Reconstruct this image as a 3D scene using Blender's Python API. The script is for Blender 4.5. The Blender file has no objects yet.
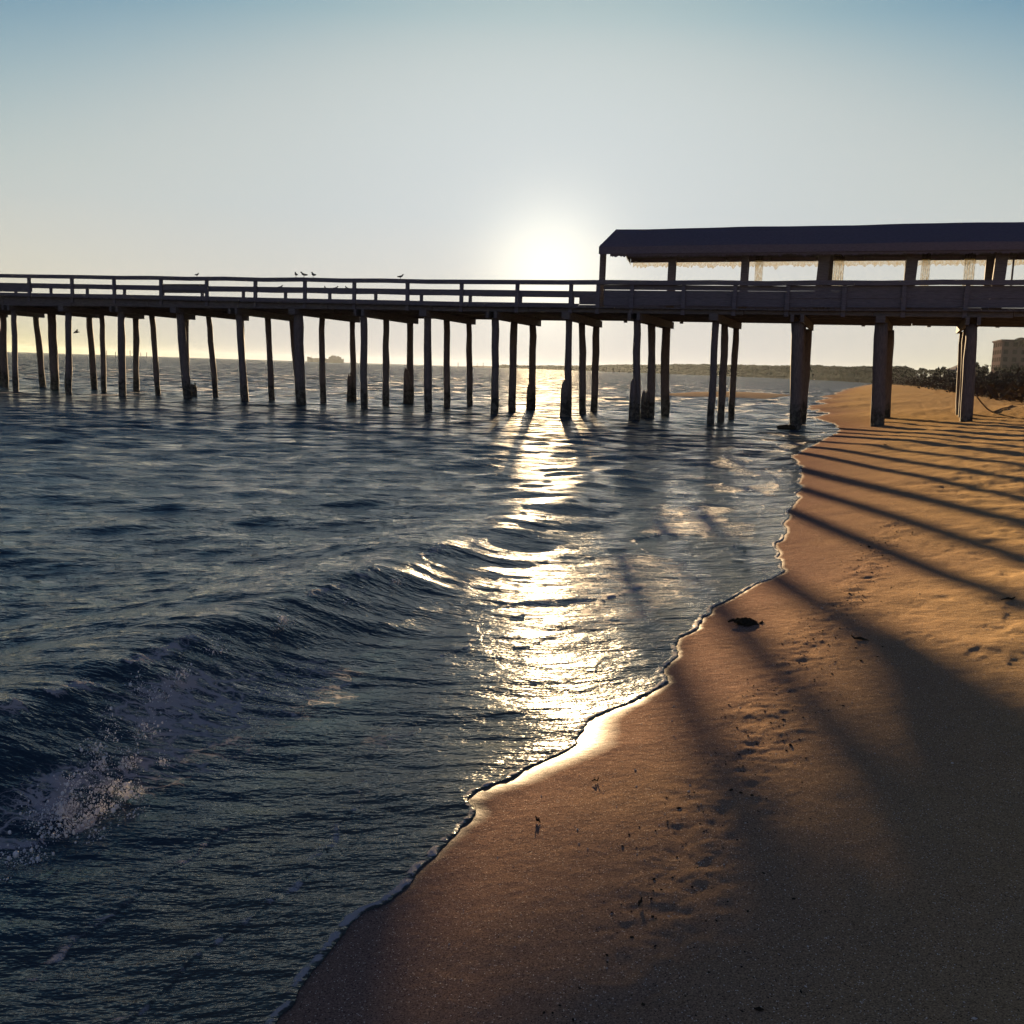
import bpy, math, random
import numpy as np
from mathutils import Vector, Matrix

random.seed(7)
rng = np.random.default_rng(11)
scn = bpy.context.scene
COL = scn.collection

# ------------------------------------------------------------------ camera
F_PX, H = 1000.0, 2.0
PITCH, ROLL = math.atan(.1446), math.atan(.032)
FW = np.array([0, math.cos(PITCH), -math.sin(PITCH)])
R0 = np.array([1., 0, 0]); U0 = np.array([0, math.sin(PITCH), math.cos(PITCH)])
RT = math.cos(ROLL) * R0 + math.sin(ROLL) * U0
UP = -math.sin(ROLL) * R0 + math.cos(ROLL) * U0
CAM = np.array([0, 0, H])
cd = bpy.data.cameras.new('camera'); cam = bpy.data.objects.new('camera', cd); COL.objects.link(cam)
cd.sensor_width = 36; cd.sensor_fit = 'HORIZONTAL'; cd.lens = F_PX / 1024 * 36
cd.clip_start = .05; cd.clip_end = 60000
cam.matrix_world = Matrix(((RT[0], UP[0], -FW[0], 0), (RT[1], UP[1], -FW[1], 0), (RT[2], UP[2], -FW[2], H), (0, 0, 0, 1)))
scn.camera = cam

def ray(x, y): return FW + (x - 512) / F_PX * RT + (512 - y) / F_PX * UP
def ground_pt(x, y, z=0.):
    d = ray(x, y); t = (z - H) / d[2]; return CAM + t * d
def far_pt(x, y, dist):                       # a point seen in a direction at a horizontal distance
    d = ray(x, y); t = dist / math.hypot(d[0], d[1]); return CAM + t * d

# pier frame: s along the pier (towards land), o across it (away from the beach camera)
DV = np.array([1, -.36]) / math.hypot(1, .36); NV = np.array([-DV[1], DV[0]]); P0 = np.array([0., 42.])
def pier(s, o, z): q = P0 + s * DV + o * NV; return Vector((q[0], q[1], z))
def pier_s(x, o, z):                          # s of what is seen at column x on the plane o, at height z
    y = 330.
    for _ in range(6):
        d = ray(x, y); t = (o + 42 * NV[1]) / (d[:2] @ NV); q = CAM + t * d
        y += (q[2] - z) / t * F_PX
    return float((q[:2] - P0) @ DV)

# shore frame: u along the shore, v inland
SA = math.radians(20)
TU = np.array([math.sin(SA), math.cos(SA)]); LV = np.array([math.cos(SA), -math.sin(SA)])
def world_uv(u, v): return u * TU + v * LV

# ------------------------------------------------------------------ materials
def nt(name):
    m = bpy.data.materials.new(name); m.use_nodes = True
    t = m.node_tree; t.nodes.clear()
    out = t.nodes.new('ShaderNodeOutputMaterial')
    return m, t, out
class NB:
    def __init__(s, t): s.t = t
    def n(s, typ, **kw):
        nd = s.t.nodes.new('ShaderNode' + typ)
        for k, v in kw.items():
            if k.startswith('i_'):
                nd.inputs[k[2:].replace('_', ' ')].default_value = v
            else: setattr(nd, k, v)
        return nd
    def l(s, a, b): s.t.links.new(a, b)
    def math(s, op, a, b=None, c=None, clamp=False):
        nd = s.t.nodes.new('ShaderNodeMath'); nd.operation = op; nd.use_clamp = clamp
        for i, x in enumerate((a, b, c)):
            if x is None: continue
            if isinstance(x, (int, float)): nd.inputs[i].default_value = x
            else: s.l(x, nd.inputs[i])
        return nd.outputs[0]
    def mix(s, f, a, b, op='MIX'):
        nd = s.t.nodes.new('ShaderNodeMix'); nd.data_type = 'RGBA'; nd.blend_type = op
        for sock, x in ((nd.inputs[0], f), (nd.inputs[6], a), (nd.inputs[7], b)):
            if isinstance(x, (int, float)): sock.default_value = x
            elif isinstance(x, tuple): sock.default_value = x + ((1,) if len(x) == 3 else ())
            else: s.l(x, sock)
        return nd.outputs[2]
    def ramp(s, f, stops):
        nd = s.t.nodes.new('ShaderNodeValToRGB'); e = nd.color_ramp.elements
        while len(e) < len(stops): e.new(.5)
        for el, (p, c) in zip(e, stops):
            el.position = p; el.color = (c, c, c, 1) if isinstance(c, (int, float)) else tuple(c) + (1,)
        s.l(f, nd.inputs[0]); return nd.outputs[0]
    def noise(s, vec, scale, detail=4, rough=.55):
        nd = s.n('TexNoise'); nd.inputs['Scale'].default_value = scale; nd.inputs['Detail'].default_value = detail
        nd.inputs['Roughness'].default_value = rough
        if vec is not None: s.l(vec, nd.inputs['Vector'])
        return nd.outputs['Fac']

def wood(name, a, b, stretch=(1, 1, 8), rough=.85, scale=6, spec=.03):
    m, t, out = nt(name); B = NB(t)
    tc = B.n('TexCoord'); mp = B.n('Mapping'); B.l(tc.outputs['Object'], mp.inputs[0]); mp.inputs['Scale'].default_value = stretch
    f = B.noise(mp.outputs[0], scale, 5, .65)
    c = B.ramp(f, [(.3, a), (.7, b)])
    p = B.n('BsdfPrincipled'); p.inputs['Roughness'].default_value = rough
    p.inputs['Specular IOR Level'].default_value = spec
    B.l(c, p.inputs['Base Color'])
    bp = B.n('Bump'); bp.inputs['Strength'].default_value = .5; bp.inputs['Distance'].default_value = .02
    B.l(f, bp.inputs['Height']); B.l(bp.outputs[0], p.inputs['Normal']); B.l(p.outputs[0], out.inputs[0])
    return m
def plain(name, a, b=None, rough=.85, scale=3, spec=0.):
    return wood(name, a, b or tuple(x * 1.5 for x in a), (1, 1, 1), rough, scale, spec)

M = {}
M['pile'] = wood('weathered_pile_wood', (0.062, 0.054, 0.056), (0.135, 0.112, 0.107), (5, 5, .7))
def pile_wet(m):
    t = m.node_tree; B = NB(t); p = [n for n in t.nodes if n.type == 'BSDF_PRINCIPLED'][0]
    src = p.inputs['Base Color'].links[0].from_socket
    geo = B.n('NewGeometry'); sx = B.n('SeparateXYZ'); B.l(geo.outputs['Position'], sx.inputs[0])
    nz = B.noise(geo.outputs['Position'], 5, 5, .7); f = B.math('ADD', sx.outputs[2], B.math('MULTIPLY', B.math('SUBTRACT', nz, .5), .9))
    k = B.ramp(B.math('MULTIPLY', f, .5), [(.30, 1.), (.52, 0.)])
    B.l(B.mix(k, src, B.mix(B.ramp(nz, [(.45, 0.), (.6, 1.)]), (.03, .03, .026), (.09, .085, .075))), p.inputs['Base Color'])
pile_wet(M['pile'])
M['beam'] = wood('weathered_beam_wood', (0.056, 0.052, 0.056), (0.118, 0.107, 0.107), (.6, .6, 5))
M['rail'] = wood('rail_wood', (0.073, 0.069, 0.082), (0.127, 0.118, 0.136), (.6, .6, 6))
M['roof'] = wood('roof_shingle', (0.088, 0.074, 0.092), (0.132, 0.112, 0.132), (1.5, 1.5, 6), .9)
M['bird'] = plain('feathers', (.05, .045, .045), (.1, .09, .09), .8, 30)
M['ship'] = plain('ship_paint', (.2, .16, .12), (.3, .25, .2), .6, .1)
M['leaf'] = plain('scrub_leaf', (.035, .03, .02), (.08, .06, .045), .9, .6)
M['tree'] = plain('tree_leaf', (.03, .035, .02), (.07, .06, .04), .9, .8)
M['forest'] = plain('forest_leaf', (.03, .035, .02), (.075, .065, .04), 1., .05)
M['bark'] = plain('bark', (.05, .04, .035), (.09, .07, .06), .95, 4)
M['wall'] = plain('hotel_render', (.05, .038, .042), (.065, .05, .055), .9, .3)
M['glass'] = plain('window_glass', (.008, .006, .008), (.014, .011, .013), .5, 1)
M['weed'] = plain('seaweed', (.02, .016, .012), (.05, .04, .025), .7, 40)
M['shell'] = plain('shell', (.45, .38, .3), (.7, .62, .52), .5, 60)
M['rope'] = plain('rope_fibre', (.12, .09, .07), (.2, .16, .12), .95, 20)
M['post'] = plain('marker_wood', (.06, .05, .05), (.1, .09, .08), .9, 2)

def plastic():
    m, t, out = nt('clear_plastic'); B = NB(t)
    tc = B.n('TexCoord'); mp = B.n('Mapping'); B.l(tc.outputs['Object'], mp.inputs[0]); mp.inputs['Scale'].default_value = (8, 8, 3)
    f = B.noise(mp.outputs[0], 3, 5, .7)
    fac = B.ramp(f, [(.38, .15), (.6, .85)])
    tr = B.n('BsdfTransparent'); tr.inputs[0].default_value = (.95, .93, .85, 1)
    tl = B.n('BsdfTranslucent'); tl.inputs[0].default_value = (.06, .05, .03, 1)
    mx = B.n('MixShader'); B.l(fac, mx.inputs[0]); B.l(tr.outputs[0], mx.inputs[1]); B.l(tl.outputs[0], mx.inputs[2])
    B.l(mx.outputs[0], out.inputs[0]); return m
M['plastic'] = plastic()

# ------------------------------------------------------------------ mesh helpers
class MB:
    def __init__(s): s.v = []; s.f = []
    def add(s, vs, fs):
        o = len(s.v); s.v += [tuple(v) for v in vs]; s.f += [tuple(i + o for i in f) for f in fs]
    def hexa(s, c):        # 8 corners, bottom 4 ccw then top 4
        s.add(c, [(3, 2, 1, 0), (4, 5, 6, 7), (0, 1, 5, 4), (1, 2, 6, 5), (2, 3, 7, 6), (3, 0, 4, 7)])
    def box(s, x0, y0, z0, x1, y1, z1):
        s.hexa([(x0, y0, z0), (x1, y0, z0), (x1, y1, z0), (x0, y1, z0), (x0, y0, z1), (x1, y0, z1), (x1, y1, z1), (x0, y1, z1)])
    def pbox(s, s0, s1, o0, o1, z0, z1):
        s.hexa([pier(s0, o0, z0), pier(s1, o0, z0), pier(s1, o1, z0), pier(s0, o1, z0), pier(s0, o0, z1), pier(s1, o0, z1), pier(s1, o1, z1), pier(s0, o1, z1)])
    def psweep(s, ss, o0, o1, zb, zt):        # beam along the pier following heights
        n = len(ss); vs = []
        for i, q in enumerate(ss):
            vs += [pier(q, o0, zb[i]), pier(q, o1, zb[i]), pier(q, o1, zt[i]), pier(q, o0, zt[i])]
        fs = [(0, 1, 2, 3), (4 * n - 1, 4 * n - 2, 4 * n - 3, 4 * n - 4)]
        for i in range(n - 1):
            a, b = 4 * i, 4 * i + 4
            for k in range(4): fs.append((a + k, b + k, b + (k + 1) % 4, a + (k + 1) % 4))
        s.add(vs, fs)
    def tube(s, pts, rad, n=10, jit=0., caps=True):
        pts = [Vector(p) for p in pts]; rad = rad if isinstance(rad, (list, tuple)) else [rad] * len(pts)
        vs = []; fs = []
        ref = Vector((0, 0, 1)) if abs((pts[-1] - pts[0]).normalized().z) < .9 else Vector((1, 0, 0))
        for i, p in enumerate(pts):
            d = (pts[min(i + 1, len(pts) - 1)] - pts[max(i - 1, 0)]).normalized()
            a = d.cross(ref).normalized(); b = d.cross(a)
            for k in range(n):
                t = 2 * math.pi * k / n; r = rad[i] * (1 + random.uniform(-jit, jit))
                vs.append(p + a * math.cos(t) * r + b * math.sin(t) * r)
        for i in range(len(pts) - 1):
            for k in range(n):
                fs.append((i * n + k, i * n + (k + 1) % n, (i + 1) * n + (k + 1) % n, (i + 1) * n + k))
        if caps: fs += [tuple(range(n))[::-1], tuple((len(pts) - 1) * n + k for k in range(n))]
        s.add(vs, fs)
    def blob(s, c, rx, ry, rz, seg=8, rings=6, jit=0.):
        vs = []; fs = []
        for i in range(rings + 1):
            ph = math.pi * i / rings
            for k in range(seg):
                t = 2 * math.pi * k / seg; j = 1 + random.uniform(-jit, jit)
                vs.append((c[0] + rx * j * math.sin(ph) * math.cos(t), c[1] + ry * j * math.sin(ph) * math.sin(t), c[2] - rz * j * math.cos(ph)))
        for i in range(rings):
            for k in range(seg): fs.append((i * seg + k, i * seg + (k + 1) % seg, (i + 1) * seg + (k + 1) % seg, (i + 1) * seg + k))
        s.add(vs, fs)
    def leaf(s, p, size, asp=.5):
        d = Vector((random.gauss(0, 1), random.gauss(0, 1), random.gauss(0, 1))).normalized()
        e = d.cross(Vector((random.gauss(0, 1), random.gauss(0, 1), random.gauss(0, 1)))).normalized()
        p = Vector(p); a = d * size; b = e * size * asp
        s.add([p - a, p + b, p + a, p - b], [(0, 1, 2, 3)])
    def build(s, name, mat, parent=None, smooth=False, origin=None):
        me = bpy.data.meshes.new(name)
        if origin is None and parent is None and s.v:
            a = np.array(s.v); origin = ((a[:, 0].min() + a[:, 0].max()) / 2, (a[:, 1].min() + a[:, 1].max()) / 2, a[:, 2].min())
        if parent is not None: origin = parent.matrix_basis.translation if parent.parent is None else parent['_o']
        ox, oy, oz = origin
        me.from_pydata([(x - ox, y - oy, z - oz) for x, y, z in s.v], [], s.f); me.update()
        if smooth:
            me.polygons.foreach_set('use_smooth', [True] * len(me.polygons))
        me.materials.append(mat)
        o = bpy.data.objects.new(name, me); COL.objects.link(o)
        if parent is None: o.location = origin
        else: o.parent = parent
        return o
ORG = {}
def sub(mb, name, mat, parent, root, smooth=False):   # a sub-part: same origin as the thing
    me_parent = parent
    me = bpy.data.meshes.new(name); ox, oy, oz = root.location
    me.from_pydata([(x - ox, y - oy, z - oz) for x, y, z in mb.v], [], mb.f); me.update()
    if smooth: me.polygons.foreach_set('use_smooth', [True] * len(me.polygons))
    me.materials.append(mat); o = bpy.data.objects.new(name, me); COL.objects.link(o); o.parent = me_parent
    return o
def tag(o, label=None, cat=None, group=None, kind=None):
    for k, v in (('label', label), ('category', cat), ('group', group), ('kind', kind)):
        if v: o[k] = v
    return o
def thing(name, loc, label, cat, group=None):
    o = bpy.data.objects.new(name, None); o.location = loc; o.empty_display_size = .3; COL.objects.link(o)
    return tag(o, label, cat, group)
def copy_tree(o, parent=None):
    c = o.copy(); COL.objects.link(c)
    if parent is not None: c.parent = parent
    for ch in list(o.children): copy_tree(ch, c)
    return c

# ------------------------------------------------------------------ numpy noise
def vnoise(x, y, seed=0):
    xi = np.floor(x).astype(np.int64); yi = np.floor(y).astype(np.int64)
    fx = x - xi; fy = y - yi; fx = fx * fx * fx * (fx * (fx * 6 - 15) + 10); fy = fy * fy * fy * (fy * (fy * 6 - 15) + 10)
    def h(a, b):
        n = (a * 374761393 + b * 668265263 + seed * 1442695041) & 0xffffffff
        n = ((n ^ (n >> 13)) * 1274126177) & 0xffffffff
        return ((n ^ (n >> 16)) & 0xffff) / 65535.
    a, b, c, d = h(xi, yi), h(xi + 1, yi), h(xi, yi + 1), h(xi + 1, yi + 1)
    return (a * (1 - fx) + b * fx) * (1 - fy) + (c * (1 - fx) + d * fx) * fy
def fbm(x, y, seed=0, oct=4, gain=.5):
    z = 0; a = 1; t = 0
    for i in range(oct):
        z = z + a * vnoise(x * 2 ** i + i * 17.3, y * 2 ** i - i * 9.1, seed + i); t += a; a *= gain
    return z / t
def sstep(a, b, x): t = np.clip((x - a) / (b - a), 0, 1); return t * t * (3 - 2 * t)

# ------------------------------------------------------------------ shoreline and relief
SHORE_PX = [(270, 1024), (300, 985), (345, 940), (380, 910), (425, 872), (440, 852), (452, 825), (478, 792), (508, 776), (540, 762), (565, 745), (590, 727), (640, 700), (664, 686),
            (655, 668), (690, 642), (708, 608), (750, 590), (787, 575), (776, 548), (792, 510), (803, 475), (793, 455), (838, 432), (822, 412), (815, 402), (830, 393), (862, 386), (890, 382)]
_p = np.array([ground_pt(x, y, .08)[:2] for x, y in SHORE_PX]); SU = _p @ TU; SV = _p @ LV
o_ = np.argsort(SU); SU = SU[o_]; SV = SV[o_]
SU = np.concatenate([[-80, -20, 0, 1.5], SU, [3000]]); SV = np.concatenate([[-2, -1.8, -1.5, -1.55], SV, [20]])
def shore_v(u):
    g = np.interp(u, SU, SV)
    near = np.clip(u, 0, 60)
    return g + (vnoise(near * 1.7, near * 0 + 3.3, 5) - .5) * .16 + (vnoise(near * 4.5, near * 0 + 7.3, 6) - .5) * .09 * (1 - .75 * sstep(9, 14, u)) + (vnoise(near * 13., near * 0 + 1.3, 7) - .5) * .035 * (1 - sstep(7, 12, u)) \
        + ((vnoise(u / 7., u * 0 + 4.3, 8) - .5) * 2.2 + (vnoise(u / 2.1, u * 0 + 8.3, 9) - .5) * .8) * sstep(34, 60, u) * (1 - sstep(300, 500, u))
GU = np.arange(-80, 400, .25); _gv = shore_v(GU); _kn = np.exp(-(np.arange(-16, 17) / 7.) ** 2); GS = np.convolve(np.pad(_gv, 16, mode='edge'), _kn / _kn.sum(), 'valid')
def relief(u, v, d):
    k = sstep(14, 34, u) * (1 - sstep(70, 160, u))
    slope = .165 - .013 * k
    zz = np.where(d > 0, 1.35 * (1 - np.exp(-np.maximum(d, 0) * slope / 1.35)), d * .1)
    dune = sstep(24, 60, d) * 1.6 * (.5 + fbm(u / 23, v / 17, 40, 3)) 
    return .08 + zz + dune
# wrack line path (debris trail) and footprints
WRACK_PX = [(690, 860), (705, 800), (742, 735), (782, 665), (842, 585), (895, 520)]
_w = np.array([ground_pt(x, y, .4)[:2] for x, y in WRACK_PX]); WU = _w @ TU; WV = _w @ LV
o_ = np.argsort(WU); WU = WU[o_]; WV = WV[o_]
prints = []
for i in range(0):
    prints.append((random.uniform(9, 60), random.uniform(.9, 16)))
def sand_z(x, y):
    u = x * TU[0] + y * TU[1]; v = x * LV[0] + y * LV[1]
    d0 = v - np.interp(u, GU, GS)
    d = v - shore_v(u); k_ = sstep(-.2, .12, d0) * (u < 60)
    z = relief(u, v, d * (1 - k_) + d0 * k_)
    dry = sstep(.8, 3.2, d)
    z = z + (fbm(u / 3.1, v / 2.3, 21, 3) - .5) * .10 * sstep(.3, 2.5, d)
    near = np.hypot(x, y) < 160
    pk = sstep(.54, .78, fbm(u / .26, v / .17, 131, 3)) * sstep(.46, .6, fbm(u / 3.4, v / 1.6, 141, 2)) * sstep(.9, 2., d)
    z = z - np.where(near, .009 * pk, 0)
    z = z + np.where(near, (fbm(u / .42, v / .36, 31, 3) - .5) * (.012 + .05 * dry), 0)
    wd = np.abs(v - np.interp(u, WU, WV)); wm = np.exp(-(wd / .22) ** 2) * (u > 2.4) * (u < 13)
    z = z + wm * (fbm(u / .12, v / .12, 51, 3) - .45) * .028
    sel = np.nonzero((u > 1.5) & (u < 62) & (d > .2) & (v < 18))[0]
    us_, vs_ = u[sel], v[sel]
    for (pu, pv) in prints:
        m = sel[(np.abs(us_ - pu) < .5) & (np.abs(vs_ - pv) < .4)]
        if not len(m): continue
        du = (u[m] - pu) / .15; dv = (v[m] - pv) / .065
        rr = np.sqrt(du * du + dv * dv)
        z[m] += -.009 * np.exp(-rr ** 4 * .6) + .005 * np.exp(-((rr - 1.45) / .35) ** 2)
    return z, d, u, v

def polar(r, az):
    A, Rr = np.meshgrid(az, r); return (Rr * np.sin(A)).ravel(), (Rr * np.cos(A)).ravel()
def grid_mesh(name, x, y, z, nr, nc, keepv, mat, attrs):
    idx = np.arange(nr * nc).reshape(nr, nc)
    q = np.stack([idx[:-1, :-1], idx[:-1, 1:], idx[1:, 1:], idx[1:, :-1]], -1).reshape(-1, 4)
    q = q[keepv[q].any(1)]
    used = np.zeros(nr * nc, bool); used[q.ravel()] = True
    remap = np.cumsum(used) - 1; q = remap[q][:, ::-1]
    co = np.stack([x, y, z], 1)[used].astype(np.float32)
    me = bpy.data.meshes.new(name)
    me.vertices.add(len(co)); me.vertices.foreach_set('co', co.ravel())
    me.loops.add(q.size); me.loops.foreach_set('vertex_index', q.ravel().astype(np.int32))
    me.polygons.add(len(q)); me.polygons.foreach_set('loop_start', np.arange(0, q.size, 4, dtype=np.int32))
    me.polygons.foreach_set('use_smooth', np.ones(len(q), bool))
    me.update(calc_edges=True)
    for k, a in attrs.items():
        at = me.attributes.new(k, 'FLOAT', 'POINT'); at.data.foreach_set('value', a[used].astype(np.float32))
    me.materials.append(mat); o = bpy.data.objects.new(name, me); COL.objects.link(o); return o

dep = np.linspace(1, 0, 1000) ** 1.35 * math.radians(62) + math.radians(.03)
rad = np.minimum(H / np.tan(dep), 3600)
az = np.radians(np.linspace(-64, 64, 1800))
X, Y = polar(rad, az); NR, NC = len(rad), len(az)
RD = np.hypot(X, Y)

# ------------------------------------------------------------------ sand
def sand_mat():
    m, t, out = nt('sand'); B = NB(t)
    at = B.n('Attribute', attribute_name='inland'); d = at.outputs['Fac']
    geo = B.n('NewGeometry'); pos = geo.outputs['Position']
    n1 = B.noise(pos, 1.3, 5, .6); n2 = B.noise(pos, 170, 3, .75); n3 = B.noise(pos, 14, 5, .6)
    dd = B.math('ADD', d, B.math('MULTIPLY', B.math('SUBTRACT', n1, .5), .9))
    wet = B.ramp(B.math('MULTIPLY', dd, .25), [(.06, 1.), (.62, 0.)])
    film = B.n('Attribute', attribute_name='film').outputs['Fac']
    dry = B.mix(n3, (.28, .195, .10), (.38, .27, .145))
    dry = B.mix(B.ramp(n2, [(.35, 0), (.65, 1)]), B.mix(1., dry, (.5, .46, .46), 'MULTIPLY'), B.mix(1., dry, (1.5, 1.45, 1.4), 'MULTIPLY'))
    damp = B.mix(B.ramp(n2, [(.35, 0), (.7, 1)]), (.085, .052, .042), (.36, .232, .17))
    c = B.mix(wet, dry, damp)
    vo = B.n('TexVoronoi'); vo.inputs['Scale'].default_value = 210; B.l(pos, vo.inputs['Vector'])
    vs_ = B.n('SeparateColor'); B.l(vo.outputs['Color'], vs_.inputs[0])
    gr = B.math('MULTIPLY', B.math('GREATER_THAN', vs_.outputs[0], .955), B.math('LESS_THAN', vo.outputs['Distance'], .42))
    c = B.mix(gr, c, (.72, .62, .5))  # sparse grain glints put into the colour as pale specks
    dk = B.math('MULTIPLY', B.math('LESS_THAN', vs_.outputs[0], .05), B.math('LESS_THAN', vo.outputs['Distance'], .45))
    c = B.mix(dk, c, (.03, .022, .02))
    c = B.mix(film, c, (.07, .05, .045))
    p = B.n('BsdfPrincipled'); B.l(c, p.inputs['Base Color'])
    r = B.math('SUBTRACT', .92, B.math('ADD', B.math('MULTIPLY', wet, .20), B.math('MULTIPLY', film, .36)))
    B.l(r, p.inputs['Roughness']); p.inputs['IOR'].default_value = 1.36
    B.l(B.math('ADD', .0, B.math('ADD', B.math('MULTIPLY', wet, .0), B.math('MULTIPLY', film, .06))), p.inputs['Specular IOR Level'])
    hgt = B.math('ADD', B.math('MULTIPLY', n2, .003), B.math('MULTIPLY', n3, .012))
    bp = B.n('Bump'); bp.inputs['Distance'].default_value = 1.
    B.l(B.math('SUBTRACT', .75, B.math('MULTIPLY', film, .6)), bp.inputs['Strength'])
    B.l(hgt, bp.inputs['Height']); B.l(bp.outputs[0], p.inputs['Normal'])
    B.l(p.outputs[0], out.inputs[0]); return m
SZ, SD, UU, VV = sand_z(X, Y)
keep = (SD > -2.2) & (RD < 3000)
tag(grid_mesh('beach_sand', X, Y, SZ, NR, NC, keep, sand_mat(), {'inland': SD, 'film': np.clip(1 - (SD + .01) / (.06 + .20 * np.exp(-((UU - 4.75) / .75) ** 2)), 0, 1) ** 1.5}), kind='structure')

# ------------------------------------------------------------------ water
def water_mat():
    m, t, out = nt('sea_water'); B = NB(t)
    geo = B.n('NewGeometry'); pos = geo.outputs['Position']
    mp = B.n('Mapping'); B.l(pos, mp.inputs[0]); mp.inputs['Rotation'].default_value = (0, 0, math.radians(12)); mp.inputs['Scale'].default_value = (.38, 1, 1)
    fo = B.n('Attribute', attribute_name='foam').outputs['Fac']; sh = B.n('Attribute', attribute_name='shallow').outputs['Fac']
    fr = B.n('Attribute', attribute_name='far').outputs['Fac']
    mp3 = B.n('Mapping'); B.l(pos, mp3.inputs[0]); mp3.inputs['Rotation'].default_value = (0, 0, math.radians(8)); mp3.inputs['Scale'].default_value = (.42, 1, 1)
    a = B.noise(mp.outputs[0], 3.2, 2, .5); b = B.noise(mp3.outputs[0], 9.5, 4, .6); c = B.noise(mp.outputs[0], .8, 5, .6); e = B.noise(mp3.outputs[0], 34, 2, .5)
    hgt = B.math('ADD', B.math('MULTIPLY', a, .05), B.math('ADD', B.math('MULTIPLY', b, .026), B.math('MULTIPLY', e, .007)))
    bp = B.n('Bump'); bp.inputs['Strength'].default_value = 1.; bp.inputs['Distance'].default_value = 1.
    B.l(hgt, bp.inputs['Height'])
    # chop too fine for the mesh: wave slopes written straight into the normal, long crested, steeper on the side facing the beach
    mp2 = B.n('Mapping'); B.l(pos, mp2.inputs[0]); mp2.inputs['Rotation'].default_value = (0, 0, math.radians(10)); mp2.inputs['Scale'].default_value = (.45, 1, 1)
    nz = B.n('TexNoise'); nz.inputs['Scale'].default_value = 2.1; nz.inputs['Detail'].default_value = 5; nz.inputs['Roughness'].default_value = .62; B.l(mp2.outputs[0], nz.inputs['Vector'])
    sc_ = B.n('SeparateColor'); B.l(nz.outputs['Color'], sc_.inputs[0])
    lg = B.noise(pos, .045, 3, .5)
    amp_ = B.math('ADD', .5, B.math('MULTIPLY', lg, 1.1))
    sx_ = B.math('MULTIPLY', B.math('SUBTRACT', sc_.outputs[0], .5), .55)
    sy_ = B.math('MULTIPLY', B.math('MAXIMUM', B.math('MULTIPLY', B.math('SUBTRACT', sc_.outputs[1], .42), 2.6), -.05), B.math('MULTIPLY', amp_, -1.))
    fx = B.n('CombineXYZ'); B.l(B.math('MULTIPLY', sx_, B.math('MINIMUM', fr, 1.)), fx.inputs[0]); B.l(B.math('MULTIPLY', sy_, fr), fx.inputs[1])
    nadd = B.n('VectorMath', operation='ADD'); B.l(bp.outputs[0], nadd.inputs[0]); B.l(fx.outputs[0], nadd.inputs[1])
    nn = B.n('VectorMath', operation='NORMALIZE'); B.l(nadd.outputs[0], nn.inputs[0])
    w = B.n('BsdfPrincipled'); w.inputs['IOR'].default_value = 1.333; w.inputs['Roughness'].default_value = .06
    col = B.mix(sh, (.010, .028, .042), (.045, .05, .042))
    B.l(B.math('ADD', .06, B.math('MULTIPLY', B.math('MINIMUM', fr, 1.), .05)), w.inputs['Roughness']); B.l(col, w.inputs['Base Color']); B.l(nn.outputs[0], w.inputs['Normal'])
    f1 = B.noise(mp3.outputs[0], 38, 5, .75); f2 = B.noise(pos, 170, 3, .7); f0 = B.noise(mp3.outputs[0], 8, 4, .65)
    ft = B.math('ADD', B.math('MULTIPLY', f0, .5), B.math('ADD', B.math('MULTIPLY', f1, .35), B.math('MULTIPLY', f2, .15)))
    # foam as a web of thin threads that closes up where the foam is thick
    dn = B.n('TexNoise'); dn.inputs['Scale'].default_value = 7; dn.inputs['Detail'].default_value = 3; B.l(pos, dn.inputs['Vector'])
    dv = B.n('VectorMath', operation='MULTIPLY_ADD'); B.l(dn.outputs['Color'], dv.inputs[0]); dv.inputs[1].default_value = (.16, .16, .16); B.l(mp3.outputs[0], dv.inputs[2])
    web = None
    for sc_w, wt in ((7., 1.), (19., .55), (48., .3)):
        vo = B.n('TexVoronoi', feature='DISTANCE_TO_EDGE'); vo.inputs['Scale'].default_value = sc_w; B.l(dv.outputs[0], vo.inputs['Vector'])
        k = B.math('SUBTRACT', B.math('MULTIPLY', B.math('POWER', B.math('MAXIMUM', fo, 0.), 1.6), .34 * wt ** .5), vo.outputs['Distance'])
        k = B.math('ADD', k, B.math('MULTIPLY', B.math('SUBTRACT', ft, .58), .32))
        k = B.math('MULTIPLY', k, 14., clamp=True)
        web = k if web is None else B.math('MAXIMUM', web, k)
    fm = B.math('MULTIPLY', web, B.math('MULTIPLY', B.math('SUBTRACT', fo, .12), 6., clamp=True))
    fd = B.n('BsdfPrincipled'); fd.inputs['Base Color'].default_value = (.36, .33, .32, 1); fd.inputs['Roughness'].default_value = .9; fd.inputs['Specular IOR Level'].default_value = .05
    fb = B.n('Bump'); fb.inputs['Strength'].default_value = .6; fb.inputs['Distance'].default_value = .02; B.l(ft, fb.inputs['Height']); B.l(fb.outputs[0], fd.inputs['Normal'])
    mx = B.n('MixShader'); B.l(fm, mx.inputs[0]); B.l(w.outputs[0], mx.inputs[1]); B.l(fd.outputs[0], mx.inputs[2])
    B.l(mx.outputs[0], out.inputs[0]); return m

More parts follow.
